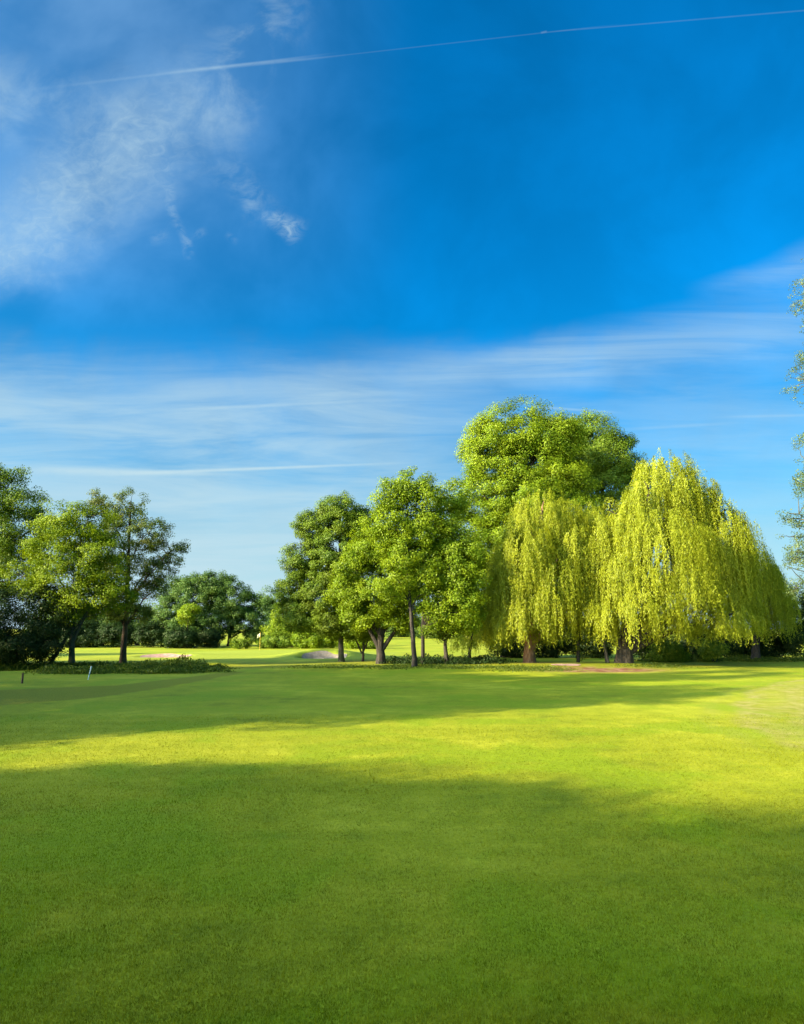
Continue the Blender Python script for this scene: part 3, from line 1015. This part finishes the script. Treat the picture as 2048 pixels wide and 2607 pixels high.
GU = 'dark shrubs behind the willows'
for cx, cy, rx, ry, Y, mat, lab in (
        (1300, 1620, 60, 62, 50, M_DARK, 'dark shrub left of the reddish willow trunk'),
        (1410, 1615, 70, 66, 51, M_DARK, 'dark shrub between the reddish trunk and the ivy-clad stem'),
        (1510, 1615, 60, 66, 51, M_DARK, 'dark shrub behind the pale leaning stem'),
        (1640, 1635, 55, 48, 47, M_DARK, 'dark shrub right of the big willow trunk'),
        (1700, 1650, 45, 36, 44, M_MID, 'small green shrub in the shade right of the big willow trunk'),
        (1760, 1630, 70, 50, 49, M_DARK, 'dark shrub under the right half of the big willow'),
        (1815, 1655, 40, 28, 44, M_MID, 'light-tipped low shrub under the right half of the big willow'),
        (1880, 1630, 70, 50, 48, M_DARK, 'dark shrub under the rightmost willow'),
        (1960, 1625, 60, 60, 48, M_DARK, 'dark shrub right of the rightmost willow'),
        (2040, 1580, 60, 105, 47, M_DARK, 'tall dark shrub at the right edge'),
        (2100, 1560, 60, 120, 50, M_MID, 'tall green shrub cut off by the right edge')):
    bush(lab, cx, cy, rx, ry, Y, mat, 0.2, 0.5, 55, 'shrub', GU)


# ------------------------------------------------------------------ willows
def willow(label, base_px, umbrellas, Y, trunk_path, r0, bark=B_BROWN, extra=None, name='weeping_willow', mat=M_WILLOW, group='weeping willows', dens=1.0, lean=None):
    """umbrellas: (apex px, apex py, half width px, crown height px, lowest row px, depth offset m)"""
    p = at(base_px[0], base_px[1], Y)
    base = np.array((p[0], Y, float(gz(p[0], Y))))
    root = thing(name, label, 'tree', base, group)
    C, Nn, Tn, S, TI = [], [], [], [], []
    tops = []
    for (ax, ay, hw, dome, low, off) in umbrellas:
        yy = Y + off
        k = yy / F
        apex = at(ax, ay, yy)
        R0 = hw * k
        hz = dome * k
        zlow = at(ax, low, yy)[2]
        tops.append((apex - np.array((0, 0, hz * 0.45)), np.array((R0 * 0.55, R0 * 0.55, hz * 0.5))))
        nt = int(dens * (9.0 * R0 * R0 + 5.2 * R0 * (apex[2] - zlow)))
        th = rng.uniform(0, 2 * np.pi, nt)
        rr = np.sqrt(rng.uniform(0.0, 1.0, nt))
        rr = np.where(rng.random(nt) < 0.6, rng.uniform(0.74, 1.0, nt), rr)
        # clumped around the rim so that deep folds stay open
        nclump = max(6, int(R0 * 3.4))
        ph = rng.uniform(0, 6.28)
        fold = np.sin(th * nclump + ph + 1.3 * np.sin(th * 3 + ph))
        th = th + 0.65 / nclump * fold
        rag = 1 + 0.10 * np.sin(th * 3 + ph * 2) + 0.06 * np.sin(th * 7 + ph)
        ox = apex[0] + np.cos(th) * rr * R0 * rag
        oy = apex[1] + np.sin(th) * rr * R0 * rag * 0.92
        oz = apex[2] - hz * (rr ** 2.1) + rng.normal(0, 0.16, nt) + 0.18 * fold * rr
        full = np.maximum(oz - zlow, 0.4)
        ln = np.where(rr > 0.6, full * rng.uniform(0.55, 1.02, nt), np.minimum(full, rng.uniform(0.9, 2.6, nt)))
        ln = np.where(rng.random(nt) < 0.3, ln * rng.uniform(0.25, 0.7, nt), ln)
        ln *= 1 + 0.10 * np.sin(th * 5 + ph)
        tt = rng.normal(0.5, 0.17, nt)
        for i in range(nt):
            ns = rng.integers(5, 9)
            for s in range(ns):
                l = ln[i] * rng.uniform(0.6, 1.08)
                m = max(4, int(l / 0.055))
                u = (np.arange(m) + rng.random(m)) / m
                sx, sy = rng.normal(0, 0.15, 2)
                sway = rng.normal(0, 0.16, 2)
                arch = min(0.5, 0.35 * l)
                w = 1 - np.exp(-u * l / max(arch, 0.1))
                x = ox[i] + sx * (0.35 + 0.65 * w) + np.cos(th[i]) * 0.22 * w + sway[0] * u
                y = oy[i] + sy * (0.35 + 0.65 * w) + np.sin(th[i]) * 0.22 * w + sway[1] * u
                z = oz[i] - u * l + rng.normal(0, 0.03)
                c = np.stack([x, y, z], -1) + rng.normal(size=(m, 3)) * 0.035
                C.append(c)
                nr = np.stack([np.full(m, math.cos(th[i])), np.full(m, math.sin(th[i])), np.full(m, 0.15 + 0.9 * (1 - rr[i]))], -1)
                Nn.append(nr * 0.9 + rng.normal(size=(m, 3)) * 0.42)
                Tn.append(np.array((0, 0, -1.0)) + rng.normal(size=(m, 3)) * 0.35)
                S.append(rng.uniform(0.08, 0.16, m))
                TI.append(np.clip(tt[i] + rng.normal(0, 0.14, m), 0, 1))
    C = np.vstack(C)
    Nn = unit(np.vstack(Nn))
    Tn = np.vstack(Tn)
    S = np.concatenate(S)
    TI = np.concatenate(TI)
    keep = C[:, 2] > gz(C[:, 0], C[:, 1]) + 0.25
    C, Nn, Tn, S, TI = C[keep], Nn[keep], Tn[keep], S[keep], TI[keep]
    v = leaf_quads(C, Nn, S, 0.33, Tn)
    build_crown('crown', [(v, TI)], mat, root, base)
    trunk_mesh(base, trunk_path, Y, r0, tops, np.zeros((0, 3)), bark, root, 0, 0.3, extra, 0.5, 0.16)
    print('willow leaves', len(C))
    return root


willow('left weeping willow with a reddish-brown trunk, smaller of the two front willows', (1350, 1690),
       [(1385, 1248, 95, 70, 1500, 0.6), (1340, 1300, 75, 80, 1560, -1.0), (1310, 1390, 55, 60, 1600, -0.4), (1430, 1275, 85, 80, 1560, 0.5),
        (1290, 1480, 50, 60, 1640, -0.6), (1380, 1450, 85, 70, 1630, -1.8), (1350, 1520, 80, 50, 1650, -2.2), (1450, 1430, 60, 80, 1620, -0.8),
        (1480, 1300, 60, 90, 1560, 1.2), (1330, 1560, 90, 50, 1650, 0.8), (1440, 1540, 60, 60, 1645, 0.4), (1268, 1590, 30, 30, 1660, 0.0),
        (1298, 1350, 50, 70, 1560, 0.6), (1275, 1440, 45, 60, 1620, 0.5), (1510, 1290, 80, 70, 1560, 0.9), (1500, 1400, 60, 70, 1620, 0.4),
        (1262, 1530, 40, 45, 1650, -0.2), (1300, 1420, 60, 70, 1600, -1.6), (1285, 1530, 55, 55, 1650, -1.8), (1340, 1340, 70, 70, 1540, -1.8), (1420, 1400, 70, 70, 1600, -1.9), (1470, 1330, 60, 70, 1560, -0.9), (1520, 1345, 60, 80, 1600, -1.0), (1522, 1465, 50, 70, 1640, -1.6), (1500, 1520, 45, 60, 1640, -0.4)],
       39.0, [(1352, 1640), (1356, 1560), (1380, 1300)], 0.33, B_RED,
       extra=[([(1350, 1680), (1362, 1620), (1385, 1520)], 0.22)])
willow('big weeping willow with a stout dark trunk, tallest of the willows', (1590, 1702),
       [(1690, 1150, 75, 55, 1330, 0.8), (1752, 1192, 62, 60, 1400, 0.0), (1640, 1205, 62, 70, 1400, -0.6), (1845, 1272, 58, 80, 1540, -0.6),  (1695, 1178, 105, 100, 1430, 0.6), (1620, 1260, 85, 90, 1480, -0.8), (1550, 1275, 75, 80, 1470, 0.2),
        (1780, 1238, 85, 90, 1540, 0.6), (1690, 1290, 110, 90, 1540, -1.8), (1600, 1390, 90, 80, 1580, -1.5), (1820, 1330, 75, 90, 1600, 0.6),
        (1740, 1400, 90, 90, 1600, -2.2), (1660, 1430, 90, 80, 1590, -2.4), (1850, 1440, 65, 80, 1620, 0.2), (1540, 1420, 45, 80, 1600, 0.4),
        (1610, 1508, 100, 50, 1650, -3.0), (1790, 1520, 80, 60, 1640, -1.8), (1880, 1545, 55, 40, 1645, -1.4), (1710, 1530, 70, 60, 1620, -1.0),
        (1730, 1560, 130, 60, 1625, 2.0), (1590, 1560, 90, 60, 1640, 1.6)],
       38.0, [(1588, 1660), (1596, 1600), (1640, 1450), (1690, 1210)], 0.42, B_DARK,
       extra=[([(1592, 1690), (1606, 1640), (1640, 1560), (1720, 1450)], 0.24), ([(1585, 1680), (1570, 1600), (1560, 1450)], 0.2)])
willow('shaded weeping willow behind the big one, rightmost of the willows', (1925, 1682),
       [(1905, 1400, 70, 70, 1630, 0), (1885, 1350, 62, 75, 1590, -2.5), (1925, 1395, 55, 70, 1610, -1.5),  (1980, 1465, 36, 60, 1640, 0.5),  (1950, 1440, 45, 70, 1630, -0.5), (1975, 1500, 28, 60, 1645, -0.4), (1900, 1500, 60, 60, 1640, -1.0)],
       45.0, [(1925, 1600), (1915, 1430)], 0.25, B_DARK)
willow('small bright weeping willow left of the reddish trunk, foliage down to the grass', (1195, 1678),
       [(1215, 1580, 45, 36, 1670, 0), (1175, 1610, 32, 30, 1668, 0.3), (1245, 1570, 36, 50, 1665, 0.2)],
       47.0, [(1198, 1640), (1205, 1600)], 0.14, B_DARK)

# thin stems under the willows
tree('ivy_clad_tree', 'thin ivy-clad stem standing between the two front willow trunks', (1472, 1690),
     [(1476, 1420, 40, 45), (1480, 1480, 36, 40), (1474, 1600, 7, 30), (1473, 1650, 7, 30)],
     Y=39.5, mat=M_WEED, bark=B_DARK, r0=0.1, path=[(1474, 1600), (1478, 1450)], puff=0.3, dens=0.5, leaves=40, size=0.13, twigs=25)
tree('leaning_tree', 'thin pale stem leaning beside the stout willow trunk', (1550, 1696),
     [(1520, 1450, 40, 40), (1528, 1500, 36, 36)],
     Y=38.6, mat=M_MID, bark=B_GREY, r0=0.12, path=[(1540, 1650), (1530, 1600), (1522, 1480)], puff=0.4, dens=0.5, leaves=50, size=0.14, twigs=20)

# birch overhanging from the right edge
birch_lobes = [(2075, 770, 62, 85), (2100, 920, 80, 60), (2072, 985, 70, 62), (2060, 1120, 38, 30), (2062, 1195, 48, 40), (2050, 1240, 38, 24),
               (2040, 1325, 42, 14), (2010, 1310, 20, 10), (2060, 1400, 60, 30), (2030, 1430, 45, 22), (2100, 1300, 50, 60), (2150, 700, 110, 130), (2160, 950, 110, 150),
               (2160, 1250, 110, 110), (2020, 1370, 26, 14), (2050, 1490, 45, 30)]
tree('birch_tree', 'wispy tree hanging in from beyond the right edge', (2190, 1715), birch_lobes, mat=M_BIRCH, bark=B_GREY, r0=0.2,
     path=[(2185, 1400), (2160, 1000), (2150, 680)], puff=0.30, dens=0.36, leaves=20, size=0.13, gap=0.30, twigs=340, inner=0.45, limb_r=0.16)


# ------------------------------------------------------------------ trees left of the view, whose shadows cross the fairway
def from_sn(s, n):
    return s * DX - n * DY, s * DY + n * DX


def side_tree(label, s, n, blobs, r0=0.35, mat=M_MID, puff=0.8, leaves=75, size=0.3, dens=0.6):
    """blobs: (along, across, height, radius across, radius up) about the trunk"""
    x, y = from_sn(s, n)
    base = np.array((x, y, float(gz(x, y))))
    root = thing('shade_tree', label, 'tree', base, 'trees left of the fairway')
    lw = []
    for ds, dn, h, r, rv in blobs:
        px, py = from_sn(s + ds, n + dn)
        lw.append((np.array((px, py, base[2] + h)), np.array((r, r, rv))))
    P, N = crown_points(lw, puff, dens, 0.35)
    build_crown('crown', [foliage(P, N, puff, leaves, size)], mat, root, base)
    T = Tubes()
    top = max(l[0][2] for l in lw)
    sp = curve(base - np.array((0, 0, 0.2)), np.array((x, y, top)), 12, 0, 0.06)
    rad = np.linspace(r0, r0 * 0.25, 12)
    rad[0] *= 1.5
    T.add(sp, rad, 12, 0.1)
    for c, r in lw:
        k = int(np.argmin(np.abs(sp[:, 2] - max(2.0, c[2] - 1.5))))
        T.add(curve(sp[min(k, 9)], c, 6, 0.2), np.linspace(rad[k] * 0.5, 0.03, 6), 8)
    T.build('trunk', B_GREY, root, base)


side_tree('huge spreading tree behind the viewer, its shadow darkens the near lawn', -27.4, 3.6,
          [(0, 5.9, 9.45, 2.8, 2.8), (0, 3.2, 11.0, 2.2, 2.6), (-0.8, 4.4, 10.6, 2.2, 2.2), (-1, 3.0, 9.6, 2.4, 2.4), (0, 0.6, 11.2, 2.4, 2.6), (-1.2, 0, 12.0, 2.3, 1.9), (-0.5, 0.8, 9.6, 2.6, 2.4), (0, -2.6, 11.0, 3.0, 2.6), (0, -7.1, 10.4, 3.5, 2.8),
           (0, 5.7, 6.6, 3.0, 2.8), (0, 2.4, 7.8, 3.2, 2.8), (0, -1.1, 7.6, 3.6, 2.8), (0, -5.1, 7.4, 3.8, 2.8), (0, -8.6, 7.0, 3.4, 2.6)], 0.6, dens=0.95)
side_tree('tall narrow tree left of the view casting the first long shadow band', -17.2, 16.8,
          [(0, 0, 13.0, 1.9, 2.6), (0, 0.2, 9.5, 2.3, 3.4), (0, 0.4, 5.8, 2.3, 2.6)], 0.3)
side_tree('tall tree left of the view beside the narrow one', -16.5, 19.6,
          [(0, 0, 11.6, 2.4, 3.0), (0, 0, 9.0, 2.9, 3.2), (0, 0.5, 6.5, 2.8, 3.0), (-2, -1.8, 7.0, 2.2, 3.0)], 0.3)
side_tree('tallest tree left of the view, its shadow reaches the far right', -14.5, 23.0,
          [(0, -0.8, 15.6, 2.2, 2.8), (0, 0.2, 12.0, 3.0, 3.0), (0, 0, 8.5, 2.8, 3.0), (0, 0.6, 5.0, 2.6, 2.4)], 0.35)
side_tree('broad tree left of the view shading the middle of the fairway', -18.5, 29.2,
          [(0, -2.6, 11.5, 2.6, 2.8), (0, 2.6, 11.5, 2.6, 2.8), (0, -3.2, 5.5, 2.8, 2.8), (0, 0, 11.5, 3.0, 2.8), (0, 2.0, 9.0, 3.0, 3.0), (0, -2.0, 8.0, 2.8, 3.0), (0, 0, 6.0, 3.6, 2.8)], 0.38)
side_tree('broad tree left of the view shading the ditch', -21.5, 36.4,
          [(0, 0, 11.0, 3.0, 2.8), (0, 2.0, 8.5, 3.0, 3.0), (0, -2.0, 8.5, 3.0, 3.0), (0, 0, 6.0, 3.6, 2.8)], 0.38)
side_tree('dark tree left of the view shading the evergreen corner', -30.0, 45.0,
          [(0, 0, 11.5, 4.0, 3.2), (0, 3.0, 8.5, 3.4, 3.4), (0, -3.0, 8.5, 3.4, 3.4), (0, 0, 6.0, 4.6, 3.2)], 0.4, M_MID)


side_tree('broad tree left of the view shading the lawn beyond the ditch', -25.0, 69.0,
          [(0, 0, 10.5, 4.0, 3.2), (0, 3.4, 8.5, 3.4, 3.4), (0, -3.2, 8.5, 3.4, 3.4), (0, 0, 6.0, 4.6, 3.2)], 0.4, M_MID)


# ------------------------------------------------------------------ grass blades and low plants
def make_grass():
    N = 800000
    # even cover of the picture: nearer ground gets more blades per square metre
    v = rng.uniform(0, 1, N)
    y0, y1 = 3.1, 17.0
    inv = 1 / y0 + (1 / y1 - 1 / y0) * v
    y = 1 / inv
    x = rng.uniform(-1, 1, N) * (0.80 * y + 0.5)
    z = gz(x, y)
    h = rng.uniform(0.010, 0.024, N) * (1 + 0.25 * snoise(np.stack([x, y, z], -1), 1.2, 3))
    w = rng.uniform(0.0030, 0.0055, N) * np.clip(y / 6.0, 0.8, 2.2)
    a = rng.uniform(0, 2 * np.pi, N)
    lean = rng.uniform(0.1, 0.95, N) * h
    la = rng.uniform(0, 2 * np.pi, N)
    ex, ey = np.cos(a) * w * 0.5, np.sin(a) * w * 0.5
    p0 = np.stack([x - ex, y - ey, z - 0.003], -1)
    p1 = np.stack([x + ex, y + ey, z - 0.003], -1)
    p2 = np.stack([x + np.cos(la) * lean, y + np.sin(la) * lean, z + h], -1)
    V = np.stack([p0, p1, p2], 1).reshape(-1, 3)
    pp = np.stack([x, y, z * 0], -1)
    patch = 0.10 * snoise(pp, 3.5, 11) + 0.12 * snoise(pp, 11.0, 12) + 0.16 * snoise(pp, 34.0, 13)
    tint = np.clip(rng.normal(0.5, 0.22, N) + patch, 0, 1)
    o = mesh_obj('grass', V, np.arange(3 * N), 3, M_BLADE, tint=tint)
    tag(o, 'short mown grass blades covering the near fairway', 'grass', kind='stuff')


make_grass()


def weeds(name, label, spots, mat, n_leaf, hgt, size=0.12):
    """low leafy plants: many upright leaves over given ground spots (px, py, spread m)"""
    C, Nn, Tn, S, TI = [], [], [], [], []
    for px, py, sp, hh in spots:
        g = on_ground(px, py)
        m = n_leaf
        x = g[0] + rng.normal(0, sp, m)
        y = g[1] + rng.normal(0, sp * 0.5, m)
        lim = hh * hgt * (0.4 + 0.6 * np.exp(-((x - g[0]) / sp) ** 2)) * (0.75 + 0.35 * np.sin(x * 4.0 + px))
        z = gz(x, y) + np.maximum(rng.random(m) ** 0.8 * lim, 0.02)
        C.append(np.stack([x, y, z], -1))
        Nn.append(rng.normal(size=(m, 3)) + np.array((0, -0.3, 0.7)))
        Tn.append(rng.normal(size=(m, 3)) * 0.6 + np.array((0, 0, 1.0)))
        S.append(size * rng.uniform(0.6, 1.5, m))
        TI.append(np.clip(rng.normal(0.5, 0.25, m), 0, 1))
    v = leaf_quads(np.vstack(C), unit(np.vstack(Nn)), np.concatenate(S), 0.4, np.vstack(Tn))
    o = mesh_obj(name, v, np.arange(len(v)), 4, mat, tint=np.concatenate(TI))
    tag(o, label, 'plants', kind='stuff')
    return o


weeds('weeds', 'tall weeds and coarse grass along the ditch at the left',
      [(px, 1712 - 0.012 * px + rng.uniform(-3, 8), 0.55, rng.uniform(0.5, 1.1)) for px in np.arange(130, 545, 9)]
      + [(px, 1703 + rng.uniform(-4, 4), 0.6, rng.uniform(0.8, 1.5)) for px in np.arange(330, 520, 13)]
      + [(px, 1700 + rng.uniform(-2, 4), 0.6, 0.5) for px in np.arange(-20, 330, 16)]
      + [(450, 1690, 0.5, 1.7), (470, 1692, 0.5, 1.6)], M_WEED, 420, 0.36)
weeds('ground_cover', 'dark leafy ground cover under the trees left of the willows',
      [(px, 1688 + rng.uniform(-4, 4), 0.5, rng.uniform(0.6, 1.2)) for px in np.arange(1010, 1265, 9)], M_DARK, 380, 0.5)
weeds('tall_grass', 'tufts of pale tall grass along the shrubs at the right',
      [(px, 1684 - 0.004 * (px - 1700) + rng.uniform(-2, 2), 0.4, rng.uniform(0.4, 1.0)) for px in np.arange(1640, 2060, 14)]
      + [(px, 1680, 0.5, 1.2) for px in (1870, 1890, 1910, 1930)], M_WEED, 260, 0.5)
weeds('rough_grass', 'longer rough grass at the feet of the middle trees and willows',
      [(px, 1700 + rng.uniform(-8, 3) + (6 if 1250 < px < 1500 else 0), 0.6, rng.uniform(0.2, 0.5)) for px in np.arange(760, 1720, 7) if not 1420 < px < 1610 and math.sin(px * 0.045) + math.sin(px * 0.11) > -0.5], M_WEED, 130, 0.24, 0.08)


# ------------------------------------------------------------------ golf furniture
def solid(T, pts, rad, seg=12):
    T.add(np.asarray(pts, float), np.asarray(rad, float), seg)


M_YEL = plain_mat('yellow_paint', (0.62, 0.40, 0.03), 0.45)
M_FLAG = plain_mat('pale_yellow_cloth', (0.75, 0.70, 0.42), 0.8)
M_WHITE = plain_mat('white_paint', (0.50, 0.53, 0.53), 0.6, 0.15)
M_BLUE = plain_mat('pale_blue_paint', (0.30, 0.42, 0.46), 0.6, 0.15)
M_POST = plain_mat('brown_post_wood', (0.07, 0.035, 0.02), 0.85, 0.3)

# flagstick on the far green
fp = at(661, 1663, 66)
fb = np.array((fp[0], 66.0, float(gz(fp[0], 66.0))))
root = thing('flagstick', 'yellow golf flagstick with a pale flag standing on the far green', 'flag', fb)
hh = 1.75
T = Tubes()
solid(T, [fb + np.array((0, 0, z)) for z in (-0.1, 0.3, 0.8, 1.3, hh)], [0.018, 0.018, 0.017, 0.016, 0.015], 8)
T.build('pole', M_YEL, root, fb)
V, Q = [], []
nx, nz = 8, 6
for i in range(nx):
    for j in range(nz):
        u, w = i / (nx - 1), j / (nz - 1)
        V.append(fb + np.array((-0.02 - 0.26 * u, 0.06 * math.sin(u * 5) * u + 0.005, hh - 0.02 - 0.36 * w - 0.16 * u)))
for i in range(nx - 1):
    for j in range(nz - 1):
        a = i * nz + j
        Q.append((a, a + 1, a + nz + 1, a + nz))
fl = mesh_obj('flag', np.array(V), np.array(Q), 4, M_FLAG, root, smooth=True, loc=fb)
sm = fl.modifiers.new('cloth', 'SOLIDIFY')
sm.thickness = 0.01
T = Tubes()
solid(T, [fb + np.array((0, 0, hh - 0.01)), fb + np.array((0, 0, hh + 0.03)), fb + np.array((0, 0, hh + 0.05))], [0.03, 0.034, 0.012], 8)
T.build('finial', M_YEL, root, fb)

# brown yardage post and leaning pale stake by the ditch
pb = on_ground(56, 1740)
root = thing('marker_post', 'short brown wooden marker post on the grass near the left edge', 'post', pb)
hp = 25 * pb[1] / F
T = Tubes()
solid(T, [pb + np.array((0, 0, z)) for z in (-0.1, 0.02, hp * 0.5, hp * 0.94)], [0.042, 0.042, 0.04, 0.04], 12)
T.build('post', M_POST, root, pb)
T = Tubes()
solid(T, [pb + np.array((0, 0, z)) for z in (hp * 0.94, hp * 0.96, hp)], [0.044, 0.046, 0.024], 12)
T.build('cap', B_BROWN, root, pb)

sb = on_ground(224, 1731)
root = thing('marker_stake', 'pale blue and white stake leaning among the weeds by the ditch', 'stake', sb)
hs = 35 * sb[1] / F
lean = np.array((0.16, 0.05, 1.0)) * hs
T = Tubes()
solid(T, [sb - lean * 0.12, sb + lean * 0.3, sb + lean * 0.62], [0.021, 0.021, 0.021], 12)
T.build('shaft', M_BLUE, root, sb)
T = Tubes()
solid(T, [sb + lean * 0.60, sb + lean * 0.62, sb + lean * 0.9, sb + lean * 0.94], [0.02, 0.028, 0.028, 0.014], 12)
T.build('head', M_WHITE, root, sb)
print('total faces', sum(len(o.data.polygons) for o in bpy.data.objects if o.type == 'MESH'))
